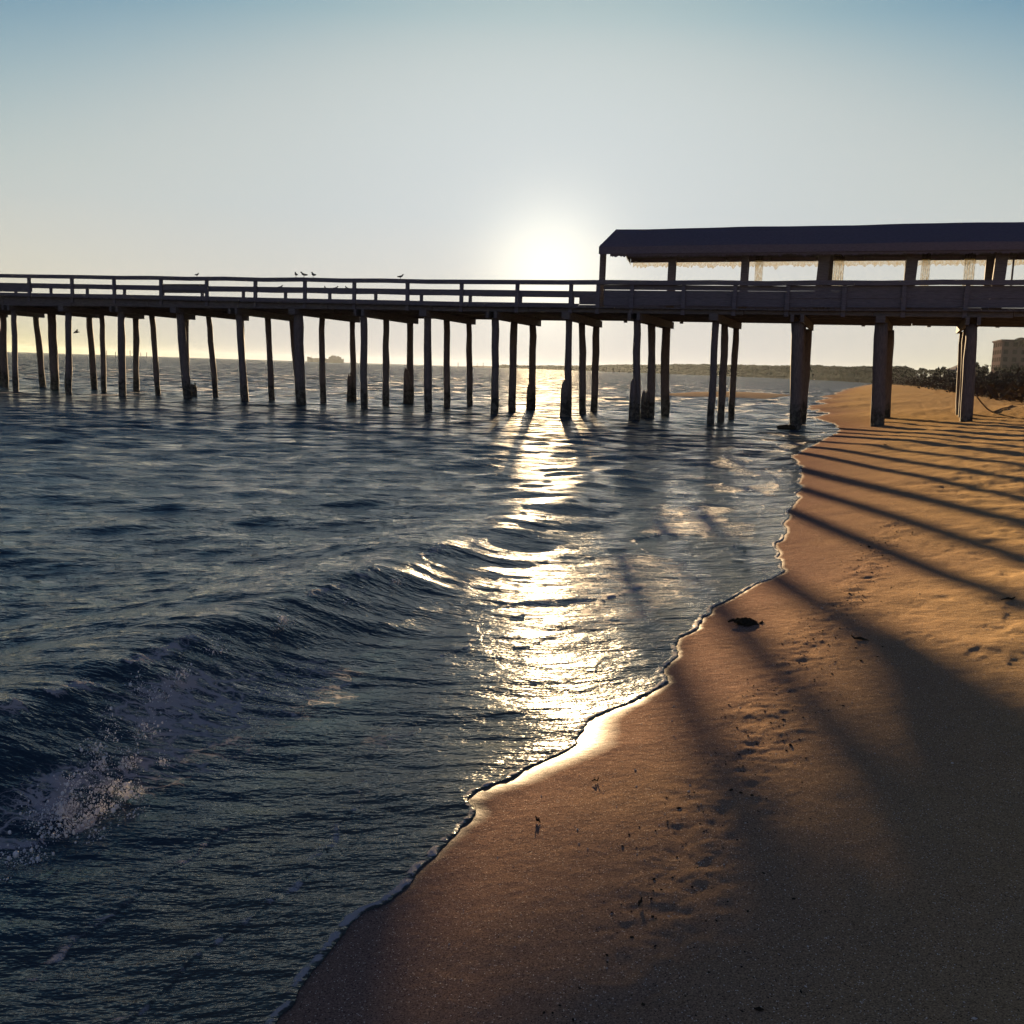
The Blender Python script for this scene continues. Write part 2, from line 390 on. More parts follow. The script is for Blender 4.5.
def water_field(X, Y, u, v, d, sz):
    q = -d; R = np.hypot(X, Y)
    z = np.zeros_like(X)
    deep = sstep(.3, 4.5, q)
    g = np.random.default_rng(3)
    spac = np.maximum(R * R / H * .0006, R * .0012)       # mesh spacing: leave out what the mesh cannot carry
    for i in range(84):
        lam = .11 * (18 ** (i / 83.)); ang = math.radians(-76 + g.normal(0, 27))
        kx, ky = 2 * math.pi / lam * math.cos(ang + math.pi), 2 * math.pi / lam * math.sin(ang + math.pi)
        ph = g.uniform(0, 6.28); amp = .0032 * lam ** (.97 if lam < .8 else .7) * (1 + .6 * g.normal())
        wob = (vnoise(X / (lam * 5), Y / (lam * 5), 100 + i)) * 5
        fade = np.clip(lam / (spac * 3.2) - .6, 0, 1)
        w = amp * fade * (deep if lam > .9 else (.35 + .65 * deep))
        s = np.sin(kx * X + ky * Y + ph + wob)
        z += w * (s + .25 * (s * s - .5))
    # swell lines parallel to the shore
    wv = v + .5 * (fbm(u / 5., v / 9., 61, 3) - .5)
    for vc, am, L1, L2 in ((-8.2, .12, 2.4, 1.5), (-12.5, .13, 2.6, 1.8), (-19, .15, 3, 2.2), (-28, .16, 3.5, 2.6), (-42, .2, 4, 3), (-60, .22, 4, 3)):
        x = wv - vc + 1.1 * (vnoise(u / 9, u * 0 + vc, 71) - .5)
        z += .6 * am * np.where(x < 0, np.exp(-(x / L1) ** 2), np.exp(-(x / L2) ** 2)) * (.25 + .75 * sstep(.3, .7, fbm(u / 14 + vc, v / 40, 81, 2)))
    # the breaker close to the sand
    cr = -4.08 + .10 * (u - 5) * 0 + .16 * (fbm(u / 2.2, u * 0 + 2., 91, 3) - .5) - .05 * np.maximum(u - 8, 0)
    x = v - cr
    hb = .17 * (1 - sstep(6.2, 12.5, u)) + .10 * (1 - sstep(12, 24, u))
    lip = np.where(x < 0, np.exp(-(x / 1.25) ** 2), np.exp(-(np.maximum(x, 0) / .58) ** 2))
    z += hb * lip
    # sheet running up the sand: stays just above it
    tj = .008 + .016 * vnoise(u * 3.1, v * 0, 95)
    film = sz + (.002 + .27 * tj) * (1 - np.exp(-np.maximum(q + .03, 0) / .035)) - np.where(q < -.015, .025, 0)
    film = film + (.020 * (fbm(X / .55, Y / .15, 97, 3) - .5) + .012 * (fbm(X / .22, Y / .055, 98, 2) - .5) * (R < 25)) * sstep(.05, .5, q)
    base = z + .02
    kk = .03
    hmix = np.clip(.5 + .5 * (film - base) / kk, 0, 1)
    zz = base * (1 - hmix) + film * hmix + kk * hmix * (1 - hmix)
    zz = np.where(q > 2.6, base, zz)
    zz = np.where((q > .0) & (q < 4), np.maximum(zz, sz + .003 * np.clip(q / .03, 0, 1)), zz)          # the sand never pokes through the sheet
    # bore: second front running in behind
    foam = np.zeros_like(X)
    near = R < 140
    lipf = np.exp(-((q - .010) / .018) ** 2) * (.25 + 1.1 * vnoise(u * 3.3, v * 0, 101)) * near * (.3 + 1.1 * vnoise(u * 24, v * 24, 120))
    foam += lipf
    zz = zz + .012 * np.clip(lipf, 0, 1) * fbm(u / .04, v / .04, 121, 2)
    foam += np.exp(-((q - .16) / .12) ** 2) * .24 * sstep(.38, .62, vnoise(u * 2.7, v * 3.1, 102)) * near
    foam += .43 * sstep(.1, .5, q) * (1 - sstep(1.6, 3.2, q)) * sstep(.42, .62, fbm(u / 1.6, v / .8, 103, 3)) * (R < 60)
    for q0, wq, sd_ in ((.42, .5, 151), (.95, .8, 152), (1.55, 1., 153)):       # older sheets of wash lying over one another
        ql = q - q0 - wq * (fbm(u / 1.3, u * 0 + q0, sd_, 4) - .5); on = sstep(.46, .62, fbm(u / .8, u * 0 + q0, sd_ + 9, 2)) * (R < 40)
        foam += .62 * on * np.exp(-(np.where(ql > 0, ql / .05, ql / .012)) ** 2) * (.1 + 1.1 * vnoise(u * 21, v * 21, sd_ + 5))
        zz = zz + on * .0045 * np.where(ql > 0, np.exp(-ql / .35), 0.)
    toe = -3.22 + .3 * (fbm(u / .8, u * 0 + 5., 104, 3) - .5)
    fb = np.exp(-((v - toe) / .22) ** 2) * np.exp(-((u - 3.25) / .42) ** 2) * .66 * (.4 + vnoise(u * 6, v * 6, 110))
    fb += np.exp(-((v - cr - .18) / .09) ** 2) * (.62 * (vnoise(u * 4, u * 0, 105) > .52)) * (u > 2.5) * (u < 9)
    fb += np.exp(-((v - cr - .5) / .3) ** 2) * np.exp(-((u - 4.4) / .5) ** 2) * .4
    fb += np.exp(-((v + 3.3) / .12) ** 2) * np.exp(-((u - 2.5) / .5) ** 2) * .6
    foam += fb * .85
    zz = zz + .05 * np.clip(fb, 0, 1) * (fbm(u / .07, v / .07, 106, 3) - .3)
    # bore front on the right
    bv = np.interp(u, BU, BV); bx = v - bv; bm = sstep(9.4, 11, u) * (1 - sstep(16.5, 18.5, u))
    zz = zz + bm * .006 * np.where(bx < 0, np.exp(-(bx / .9) ** 2), np.exp(-(bx / .10) ** 2)) 
    foam += bm * np.exp(-((bx + .25) / .3) ** 2) * .14 * (.4 + vnoise(u * 2.1, v * 3., 111))
    foam += sstep(.62, .72, fbm(u / 4., v / 1.4, 107, 3)) * .55 * sstep(40, 60, R) * (1 - sstep(150, 220, R))
    shallow = 1 - sstep(.1, 1.5, q)
    shallow = np.clip(shallow + bm * sstep(0, .2, bx) * .8, 0, 1)
    return zz, foam, shallow, sstep(9, 36, R) + 1.3 * sstep(40, 140, R)
_b = np.array([ground_pt(x, y, .08)[:2] for x, y in [(640, 568), (676, 548), (700, 522), (745, 515), (770, 490)]]); BU = _b @ TU; BV = _b @ LV
o_ = np.argsort(BU); BU = BU[o_]; BV = BV[o_]
keepw = SD < .05
WZ, FOAM, SHAL, FAR = water_field(X, Y, UU, VV, SD, SZ)
tag(grid_mesh('sea_water', X, Y, WZ, NR, NC, keepw, water_mat(), {'foam': FOAM, 'shallow': SHAL, 'far': FAR}), kind='structure')

def sand_at(x, y):
    z, d, _, _ = sand_z(np.array([float(x)]), np.array([float(y)])); return float(z[0])

# ------------------------------------------------------------------ pier
RS = [-60, -27.4, -20.2, -12.5, -8.1, -2.5, 8.2, 10.4, 18.6, 60]
RZ = [6.0, 5.79, 5.70, 5.62, 5.585, 5.52, 5.5, 5.49, 5.54, 5.6]
def rail_z(s): return float(np.interp(s, RS, RZ))
def deck_z(s): return rail_z(s) - 1.04
SL, SR = -46., 44.
pr = thing('pier', (P0[0], P0[1], 0), 'long dark wooden fishing pier on leaning piles running from the sea to the beach', 'pier')
ss = list(np.arange(SL, SR + .01, 2.0))
mb = MB(); q = SL
while q < SR:
    w = .19 + random.uniform(-.01, .01); e0 = random.uniform(-.05, .05); e1 = random.uniform(-.05, .05); z = deck_z(q)
    mb.pbox(q, q + w, -.62 + e0, 6.62 + e1, z - .05 + random.uniform(-.004, .004), z + random.uniform(-.004, .004)); q += w + .012
mb.build('deck', M['beam'], pr)
for o in (-.42, 1.9, 4.2, 6.28):
    mb = MB()
    k = SL
    while k < SR - .1:
        e = min(k + random.choice((4.3, 4.6, 5.0)), SR); dz = random.uniform(-.025, .025)
        seg = list(np.linspace(k, e - .02, 4))
        mb.psweep(seg, o, o + .16, [4.27 + dz] * 4, [deck_z(a) - .056 for a in seg]); k = e
    mb.build('stringer', M['beam'], pr)

BOT = [(-30, 5, 43), (16, 55, 94.5), (68.5, 104, 136), (122.5, 158, 187), (188, 215.8, 243), (245.5, 271.7, 299), (301, 323, 354), (364, 386, 410.6), (428.4, 447, 470),
       (494.4, 512, 532), (568, 582.4, 594), (636.5, 650.5, 665), (710.5, 721, 731.5), (795, 798.5, 802), (877, 880, 884), (966, 962, 959)]
TOP = [(-36, 3, 36), (14, 51.5, 89), (68.5, 102, 136), (121, 152, 186), (180, 208.7, 241), (238.7, 267.4, 292), (298, 321.8, 352.5), (364, 386, 410), (427.4, 447, 469),
       (495.5, 514, 533), (568.7, 582.4, 596.4), (637, 651.7, 666), (715.5, 725, 736), (798, 802, 807), (881, 884, 888), (972, 967, 963)]
FAT = {(1, 1): .21, (4, 0): .2, (6, 0): .215, (13, 0): .23, (14, 0): .24, (15, 0): .2, (11, 2): .19, (13, 2): .22, (14, 2): .24}
ROWS = (0., 3.0, 6.0)
bents = []
for i, (bt, tp) in enumerate(zip(BOT, TOP)):
    g = []
    for r in range(3):
        g.append((pier_s(bt[r], ROWS[r], 0.), pier_s(tp[r], ROWS[r], 4.0)))
    bents.append(g)
for sx in (-34.5, -39, -43.5): bents.append([(sx, sx)] * 3)
for sx in (22.0, 26.5, 31, 35.5, 40): bents.append([(sx, sx)] * 3)
PILE_BASE = {}
for i, g in enumerate(bents):
    for r in range(3):
        sb, st = g[r]; o = ROWS[r]; R_ = FAT.get((i, r), .145 + random.uniform(-.015, .02))
        a = pier(sb, o, 0); b = pier(st, o, 4.0); PILE_BASE[(i, r)] = a
        dirv = (b - a) / 4.0
        zs = [-2.2, -.6, 0, .5, 1.2, 2., 2.8, 3.5, 4.03]
        pts = [a + dirv * z + Vector((random.uniform(-.02, .02), random.uniform(-.02, .02), 0)) for z in zs]
        rr = [R_ * (1.0 + .02 * (4 - z)) * random.uniform(.93, 1.06) if i != 13 else R_ * (.9 + .035 * z) for z in zs]
        mb = MB(); mb.tube(pts, rr, 12, .05); mb.build('pile', M['pile'], pr, smooth=True)
    s0, s1 = g[0][1], g[2][1]; k = (s1 - s0) / 6.
    mb = MB(); oa, ob = -.62, 6.62; za = 4.0 + random.uniform(-.03, .02)
    for off in (-.24, .12) if i % 2 else (-.16,):
        w = .12 if i % 2 else .32
        a, b = s0 + k * oa, s0 + k * ob; zb = 4.265
        mb.hexa([pier(a + off, oa, za), pier(a + off + w, oa, za), pier(b + off + w, ob, za), pier(b + off, ob, za),
                 pier(a + off, oa, zb), pier(a + off + w, oa, zb), pier(b + off + w, ob, zb), pier(b + off, ob, zb)])
    mb.build('cap_beam', M['beam'], pr)

# railings: near one and far one
NEAR_POST = [28.7, 71.9, 114, 160.5, 206.5, 255, 304.7, 354, 407.6, 461.4, 517, 571, 598, 632, 684, 735, 788, 845, 905, 967]
near_s = [pier_s(x, -.45, 5.2) for x in NEAR_POST]
near_s = sorted(near_s + [near_s[0] - 2.3 * k for k in range(1, 8)] + [near_s[-1] + 2.3 * k for k in range(1, 10)])
far_s = [pier_s(x, 6.5, 5.2) for x in (285.7, 330, 376, 421.6, 470)]
stp = (far_s[-1] - far_s[0]) / 4
far_s = sorted(far_s + [far_s[0] - stp * k for k in range(1, 12)] + [far_s[-1] + stp * k for k in range(1, 14)])
S_PAV = 3.7
def railing(o, side, posts, name_seed):
    random.seed(name_seed)
    w = .09
    mb = MB(); mb.psweep(ss, o - .06 if side < 0 else o - .06, o + .14, [rail_z(a) - .17 + .015 * math.sin(a * 1.7) for a in ss], [rail_z(a) + .015 * math.sin(a * 1.7) for a in ss])
    # individual boards meet at the posts with small steps
    rt = mb.build('railing', M['rail'], pr)
    for a in posts:
        if not (SL < a < SR): continue
        m = MB(); z = rail_z(a); t = random.uniform(-.02, .02)
        m.hexa([pier(a - .075, o + .0, z - 1.30), pier(a + .075, o, z - 1.30), pier(a + .075, o + .1, z - 1.30), pier(a - .075, o + .1, z - 1.30),
                pier(a - .075 + t, o, z - .16), pier(a + .075 + t, o, z - .16), pier(a + .075 + t, o + .1, z - .16), pier(a - .075 + t, o + .1, z - .16)])
        sub(m, 'rail_post', M['rail'], rt, pr)
    def board(sa, sb, z0, z1, nm):
        m = MB(); k = sa
        cuts = [p for p in posts if sa < p < sb]; ed = [sa] + cuts[1::2] + [sb]
        for a, b in zip(ed[:-1], ed[1:]):
            d0, d1 = random.uniform(-.015, .015), random.uniform(-.015, .015)
            m.psweep([a, b - .015], o + .103 if side < 0 else o - .043, o + .143 if side < 0 else o - .003,
                     [rail_z(a) - z0 + d0, rail_z(b) - z0 + d1], [rail_z(a) - z1 + d0, rail_z(b) - z1 + d1])
        sub(m, nm, M['rail'], rt, pr)
    if side < 0:
        board(SL, S_PAV - .1, .62, .41, 'mid_rail')
        board(S_PAV, SR, .365, .18, 'rail_board'); board(S_PAV, SR, .645, .375, 'rail_board'); board(S_PAV, SR, .95, .655, 'rail_board')
        board(SL, pier_s(30, o, 5.3), .84, .62, 'rail_board')
        m = MB(); a, b = pier_s(161, o, 5.3), pier_s(206, o, 5.3)
        m.psweep([a, b], o + .146, o + .17, [rail_z(a) - .75] * 2, [rail_z(a) - .34] * 2); sub(m, 'sign_board', M['beam'], rt, pr)
    else:
        board(SL, S_PAV - 3., .66, .45, 'mid_rail'); board(SL, S_PAV - 3., 1.0, .86, 'rail_board')
        board(S_PAV - 3., SR, .50, .16, 'rail_board'); board(S_PAV - 3., SR, .80, .51, 'rail_board'); board(S_PAV - 3., SR, 1.03, .81, 'rail_board')
    return rt
railing(-.48, -1, near_s, 3)
railing(6.45, 1, far_s, 4)
random.seed(77)

# broken piles beside the pier piles
def stump(x, ytop, row, rad, label, i0=0):
    s = pier_s(x, ROWS[row] - .25, 0.); d = ray(x, ytop); P = pier(s, ROWS[row] - .25, 0)
    t = (P.y - CAM[1]) / d[1]; zt = CAM[2] + t * d[2]
    mb = MB(); n = 6; lean = random.uniform(-.02, .02)
    pts = [(P.x + lean * z, P.y, z) for z in (-1.6, -.4, 0, zt * .4, zt * .8, zt)]
    mb.tube(pts, [rad, rad, rad * 1.02, rad * .97, rad * .95, rad * .7], 10, .1)
    for k in range(4):
        an = k * 1.7 + x; mb.tube([(P.x + rad * .5 * math.cos(an), P.y + rad * .5 * math.sin(an), zt - .05), (P.x + rad * .45 * math.cos(an), P.y + rad * .45 * math.sin(an), zt + random.uniform(.03, .16))], [rad * .35, rad * .12], 6, .2)
    tag(mb.build('broken_pile', M['pile'], smooth=False), label, 'pile stump', 'broken pile stumps in the water')
stump(193.5, 385, 1, .17, 'low broken pile stump in the water beside the crossed leaning piles at left')
stump(349.5, 375.5, 2, .14, 'slim broken pile stump in the water right of the cargo ship')
stump(406.5, 370, 2, .17, 'tall thick broken stump hugging a pile, midway between ship and sun')
stump(529, 385, 2, .15, 'broken stump in the water just left of the sun glitter path')
stump(564.5, 382, 0, .2, 'thick broken stump in the water just right of the glitter path')
stump(631.5, 381, 0, .13, 'tall slim pointed stump left of the pile trio under the pavilion')
stump(644.5, 392, 1, .19, 'short wide stump between the piles under the pavilion')

# ------------------------------------------------------------------ pavilion on the pier
E0, E1, OR_ = -.6, 4.5, 1.95
ZE0, ZE1, ZR = 6.66, 6.88, 7.66
PS0, PS1 = 3.54, 40.
pv = thing('pavilion', pier(PS0, 2, deck_z(PS0)), 'long open-sided shelter with dark gabled roof standing on the pier deck', 'pavilion')
mb = MB(); n = 60; sl = np.linspace(PS0, PS1, n)
sag = [.03 * math.sin(a * .9) + .012 * math.sin(a * 2.3) for a in sl]
mb.psweep(sl, 0, 0, [0] * n, [0] * n); mb.v = []; mb.f = []
for oa, za, ob, zb in ((E0, ZE0, OR_, ZR), (OR_, ZR, E1, ZE1)):
    vs = []
    for a, g in zip(sl, sag):
        lift = .0025 * (a - PS0)
        vs += [pier(a, oa, za + g * .4 + lift), pier(a, ob, zb + g * .4 + lift), pier(a, ob, zb + .12 + g * .4 + lift), pier(a, oa, za + .12 + g * .4 + lift)]
    fs = [(0, 1, 2, 3), (4 * n - 1, 4 * n - 2, 4 * n - 3, 4 * n - 4)]
    for i in range(n - 1):
        a_, b_ = 4 * i, 4 * i + 4
        for k in (0, 2, 3) if oa == E0 else (0, 1, 2): fs.append((a_ + k, b_ + k, b_ + (k + 1) % 4, a_ + (k + 1) % 4))
    mb.add(vs, fs)
roof = mb.build('roof', M['roof'], pv)
for oa, za, ob, zb in ((E0, ZE0, OR_, ZR), (OR_, ZR, E1, ZE1)):
    m = MB(); s0 = PS0 - .06
    m.hexa([pier(s0, oa, za - .16), pier(s0 + .05, oa, za - .16), pier(s0 + .05, ob, zb - .16), pier(s0, ob, zb - .16), pier(s0, oa, za + .13), pier(s0 + .05, oa, za + .13), pier(s0 + .05, ob, zb + .13), pier(s0, ob, zb + .13)])
    sub(m, 'bargeboard', M['roof'], roof, pv)
for o, z, nm in ((E0 - .05, ZE0, 'fascia'), (E1, ZE1, 'fascia')):
    m = MB(); m.psweep(list(sl), o, o + .05, [z - .17 + .0025 * (a - PS0) for a in sl], [z + .1 + .0025 * (a - PS0) for a in sl]); sub(m, nm, M['roof'], roof, pv)
PPX = [602.5, 672, 745, 823, 911, 1000]
ps = [pier_s(x, .1, 6.) for x in PPX]; ps += [ps[-1] + 2.75 * k for k in range(1, 6)]
for k, a in enumerate(ps):
    w = .1 if k == 0 else (.14 if k < 3 else .2)
    m = MB(); t = .05 * (k > 2); m.hexa([pier(a - w - t, .0, deck_z(a) - .01), pier(a + w - t, .0, deck_z(a) - .01), pier(a + w - t, .25, deck_z(a) - .01), pier(a - w - t, .25, deck_z(a) - .01),
                        pier(a - w + t, .0, 6.95), pier(a + w + t, .0, 6.95), pier(a + w + t, .25, 6.95), pier(a - w + t, .25, 6.95)])
    m.build('post', M['beam'], pv)
    if k >= 3:
        m = MB(); m.pbox(a - .16, a + .16, 3.85, 4.05, deck_z(a) - .01, 7.15); m.build('post', M['beam'], pv)
m = MB(); m.psweep(list(sl), .02, .22, [6.74 + .0025 * (a - PS0) for a in sl], [6.93 + .0025 * (a - PS0) for a in sl]); m.build('plate_beam', M['beam'], pv)
m = MB(); m.psweep(list(sl), 3.86, 4.04, [6.82 + .0025 * (a - PS0) for a in sl], [7.0 + .0025 * (a - PS0) for a in sl]); m.build('plate_beam', M['beam'], pv)
for k in range(0, 20):
    a = PS0 + .4 + k * 1.85
    m = MB()
    for oa, za, ob, zb in ((E0 + .1, ZE0, OR_, ZR), (OR_, ZR, E1 - .1, ZE1)):
        m.hexa([pier(a, oa, za - .1), pier(a + .08, oa, za - .1), pier(a + .08, ob, zb - .12), pier(a, ob, zb - .12), pier(a, oa, za - .004), pier(a + .08, oa, za - .004), pier(a + .08, ob, zb - .004), pier(a, ob, zb - .004)])
    m.build('rafter', M['beam'], pv)
# ragged plastic valance under the far eave and the seaward gable end
def valance(pts, top, mat, name, depth=.2):
    m = MB(); prev = None; N_ = len(pts)
    vs = []; fs = []
    for i, (a, o) in enumerate(pts):
        dpt = depth * (.55 + .5 * random.random()) * (1.5 if random.random() < .05 else 1)
        vs += [pier(a, o, top[i] - dpt), pier(a, o, top[i])]
    for i in range(N_ - 1): fs.append((2 * i, 2 * i + 2, 2 * i + 3, 2 * i + 1))
    m.add(vs, fs); return m.build(name, mat, pv)
sv = np.arange(PS0 + .1, PS1, .07)
valance([(a, E1 + .02) for a in sv], [ZE1 - .15 + .0025 * (a - PS0) for a in sv], M['plastic'], 'valance', .26)
valance([(PS0 + .02, o) for o in np.arange(OR_ + .2, E1, .07)], [ZR - .18 - (o - OR_) * (ZR - ZE1) / (E1 - OR_) for o in np.arange(OR_ + .2, E1, .07)], M['plastic'], 'valance', .2)
sv = np.arange(PS0 + .4, PS1, .05)
valance([(a, E0 + .02) for a in sv], [ZE0 - .13 + .0025 * (a - PS0) for a in sv], M['roof'], 'fringe', .16)
def curtain(x0, x1, o=.3):
    a, b = pier_s(x0, o, 6.), pier_s(x1, o, 6.); m = MB(); N_ = 14; vs = []; fs = []
    for i in range(N_ + 1):
        q = a + (b - a) * i / N_; w = .03 * math.sin(i * 2.1)
        vs += [pier(q, o + w, deck_z(q) + .9), pier(q, o + w, 6.72)]
    for i in range(N_): fs.append((2 * i, 2 * i + 2, 2 * i + 3, 2 * i + 1))
    m.add(vs, fs); m.build('plastic_curtain', M['plastic'], pv)
for x0, x1 in ((755, 763), (833, 844), (921, 930), (964, 975)): curtain(x0, x1)
m = MB(); a = pier_s(1013, .3, 6.); m.tube([pier(a, .35, deck_z(a) + .3), pier(a, .35, 6.8)], .035, 8); m.build('thin_pole', M['beam'], pv)
m = MB(); a = pier_s(1002, .3, 5.7); b = pier_s(1012, .3, 6.6); m.tube([pier(a, .4, 5.6), pier(b, .4, 6.8)], .018, 6); m.build('cord', M['rope'], pv)
# long trestle tables under the shelter seen as low dark shapes above the rail
# ------------------------------------------------------------------ rope from the landward pile
a = PILE_BASE[(15, 0)]; gx = ground_pt(1012, 411, .7)
A = Vector((a.x + .2, a.y, 1.55)); Bp = Vector((gx[0], gx[1], sand_at(gx[0], gx[1]) + .03))
mb = MB(); pts = []
for k in range(15):
    t = k / 14; p = A.lerp(Bp, t); p.z -= .55 * math.sin(math.pi * t) * (1 - .2 * t); p.z = max(p.z, sand_at(p.x, p.y) + .025); pts.append(p)
mb.tube(pts, .03, 6, .1); tag(mb.build('rope', M['rope']), 'thick rope sagging from the landward pier pile down to the sand', 'rope')

# ------------------------------------------------------------------ birds
def gull_mesh():
    m = MB()
    m.tube([(-.24, 0, .13), (-.17, 0, .155), (-.08, 0, .17), (.02, 0, .19), (.1, 0, .225), (.145, 0, .275), (.165, 0, .315), (.2, 0, .33), (.225, 0, .328), (.275, 0, .318)],
           [.008, .03, .062, .075, .062, .042, .038, .04, .028, .006], 10)
    m.blob((.175, 0, .325), .045, .04, .042, 8, 6)
    m.blob((-.07, .06, .18), .17, .022, .045, 8, 6); m.blob((-.07, -.06, .18), .17, .022, .045, 8, 6)
    for s in (-1, 1):
        m.tube([(.0, .03 * s, .13), (.005, .03 * s, .06), (.0, .03 * s, 0)], .008, 6); m.tube([(-.01, .03 * s, .004), (.05, .03 * s, .004)], [.012, .006], 5)
    return m
proto = None
def perch(x, far, rot, scale, label):
    global proto
    o = 6.49 if far else -.44
    s = pier_s(x, o, 5.6)
    if proto is None:
        proto = gull_mesh().build('perched_gull', M['bird'], smooth=True, origin=(0, 0, 0)); b = proto
    else: b = proto.copy(); COL.objects.link(b)
    b.location = pier(s, o, rail_z(s) + .014 * math.sin(s * 1.7) + .004); b.rotation_euler = (0, 0, rot); b.scale = (scale * .66,) * 3
    tag(b, label, 'bird', 'gulls perched on the pier rails')
perch(197, 0, 1.2, .8, 'small dark gull perched alone on the near rail, leftmost of all')
perch(296, 0, 2.0, 1.05, 'dark gull on the near top rail, left of three sitting together')
perch(304, 0, 2.9, 1.05, 'dark gull on the near top rail, middle of three sitting together')
perch(313.5, 0, 2.3, 1.1, 'dark gull on the near top rail, right of three sitting together')
perch(400.5, 0, .5, .9, 'lone dark gull on the near top rail nearest the sun')
perch(280.5, 1, 1., 1., 'dark gull on the far rail, left of the three on the near rail')
perch(325, 1, 1.9, .9, 'dark gull on the far rail just right of the near rail trio')
perch(335.5, 1, .6, .95, 'dark gull on the far rail, second right of the near rail trio')
perch(347, 1, 2.4, .95, 'dark gull on the far rail, rightmost of those on it')
P = far_pt(76.5, 332.5, 75)
m = MB(); m.tube([(-.28, 0, 0), (-.15, 0, .01), (0, 0, .02), (.14, 0, .03), (.22, 0, .035), (.3, 0, .02)], [.02, .05, .08, .06, .045, .006], 8)
for s in (-1, 1):
    m.add([(.1, .04 * s, .05), (-.1, .04 * s, .04), (-.06, .34 * s, .2), (.1, .34 * s, .21), (-.12, .75 * s, .1), (-.02, .74 * s, .12),
           (.1, .04 * s, .02), (-.1, .04 * s, .02), (-.06, .34 * s, .185), (.1, .34 * s, .185), (-.12, .75 * s, .09), (-.02, .74 * s, .1)],
          [(0, 1, 2, 3), (3, 2, 4, 5), (6, 9, 8, 7), (9, 11, 10, 8), (0, 3, 9, 6), (3, 5, 11, 9), (1, 7, 8, 2), (2, 8, 10, 4), (4, 10, 11, 5)])
fl = m.build('flying_gull', M['bird'], smooth=True, origin=(0, 0, 0)); fl.location = P; fl.rotation_euler = (.25, -.1, .2); fl.scale = (.75,) * 3
tag(fl, 'dark gull flying low over the sea between the left piles', 'bird')

# ------------------------------------------------------------------ things on the sand
def drop(x, y, dz=0.):
    z = .4
    for _ in range(4):
        p = ground_pt(x, y, z); z = sand_at(p[0], p[1])
    return Vector((p[0], p[1], z + dz))
P = drop(745, 624); m = MB()
for k in range(60):
    an = random.uniform(0, 6.28); r = random.gauss(0, .04); q = P + Vector((r * math.cos(an) * 1.5, r * math.sin(an) * 1.2, .004 + .012 * math.exp(-(r / .06) ** 2)))
    l = random.uniform(.02, .05); a2 = random.uniform(0, 6.28); c2 = Vector((math.cos(a2), math.sin(a2), random.uniform(-.15, .15)))
    m.tube([q - c2 * l, q + Vector((0, 0, .015)), q + c2 * l], [.006, .013, .004], 5, .2)
m.blob(P + Vector((0, 0, .01)), .06, .045, .025, 10, 6, .25)
tag(m.build('seaweed_clump', M['weed']), 'dark clump of seaweed lying on the sand near the waterline', 'seaweed')
# dark drift lump at the foot of the pile standing in the wash
b = PILE_BASE[(13, 0)]; m = MB(); m.blob((b.x - .42, b.y - .3, .06), .4, .22, .12, 12, 8, .2)
for k in range(6): m.tube([(b.x - .7 + .12 * k, b.y - .4, .05), (b.x - .6 + .12 * k, b.y - .2, .17)], [.03, .015], 6, .2)
tag(m.build('driftwood', M['weed']), 'low dark lump of driftwood at the foot of the thick pile in the wash', 'driftwood')
tw = None
for k, (x, y, rz) in enumerate(((885, 445, .4), (640, 905, 1.1), (538, 822, 2.2), (595, 782, .1), (860, 640, 2.6), (1008, 600, .2))):
    m = MB(); P = drop(x, y, .006); L_ = .016 if y > 700 else .06
    c = Vector((math.cos(rz), math.sin(rz), .04)); m.tube([P - c * L_, P + Vector((0, 0, .008)), P + c * L_ * .6, P + c * L_ + Vector((0, 0, .015))], [.002, .005, .004, .002] if y > 700 else [.004, .009, .007, .003], 6, .25)
    m.tube([P, P + Vector((-c.y, c.x, .4)) * L_ * .5], [.003, .001], 5, .2)
    nm = ['dark twig on the sand under the pier shadow bands', 'small dark twig on the shaded sand at lower middle', 'tiny dark twig on damp sand right of the swash',
          'tiny twig on damp sand below the bright wet strip', 'dark twig beside the wrack line in the wide shadow', 'dark twig at the right edge of the lit sand'][k]
    tag(m.build('twig', M['weed']), nm, 'twig', 'twigs on the sand')
def scatter(name, mat, n, path, size, seed, spread):
    rg = np.random.default_rng(seed); m = MB()
    us = rg.uniform(*path, n); vs = (np.interp(us, WU, WV) + rg.normal(0, spread, n)) if spread < 2 else shore_v(us) + rg.uniform(.25, 5.5, n)
    xy = us[:, None] * TU + vs[:, None] * LV
    zz, d_, _, _ = sand_z(xy[:, 0].copy(), xy[:, 1].copy())
    for (x, y), z, d in zip(xy, zz, d_):
        if d < .12: continue
        r = size * rg.lognormal(0, .5); ang = rg.uniform(0, 3.14); ca, sa_ = math.cos(ang), math.sin(ang); a, b, c = r, r * rg.uniform(.4, .9), r * rg.uniform(.3, .6)
        vs8 = [(a, 0, 0), (0, b, 0), (-a, 0, 0), (0, -b, 0), (0, 0, c), (0, 0, -c)]
        m.add([(x + p[0] * ca - p[1] * sa_, y + p[0] * sa_ + p[1] * ca, z + c * .4 + p[2]) for p in vs8], [(0, 1, 4), (1, 2, 4), (2, 3, 4), (3, 0, 4), (1, 0, 5), (2, 1, 5), (3, 2, 5), (0, 3, 5)])
    tag(m.build(name, mat), 'scattered %s along the sand' % name.replace('_', ' '), name.split('_')[0], kind='stuff')
scatter('wrack_debris', M['weed'], 1100, (2.4, 13), .0042, 1, .17)
scatter('shell_fragments', M['shell'], 420, (2.0, 16), .0032, 2, .3)
scatter('shell_grit', M['shell'], 5200, (1.2, 9), .0019, 3, 5)

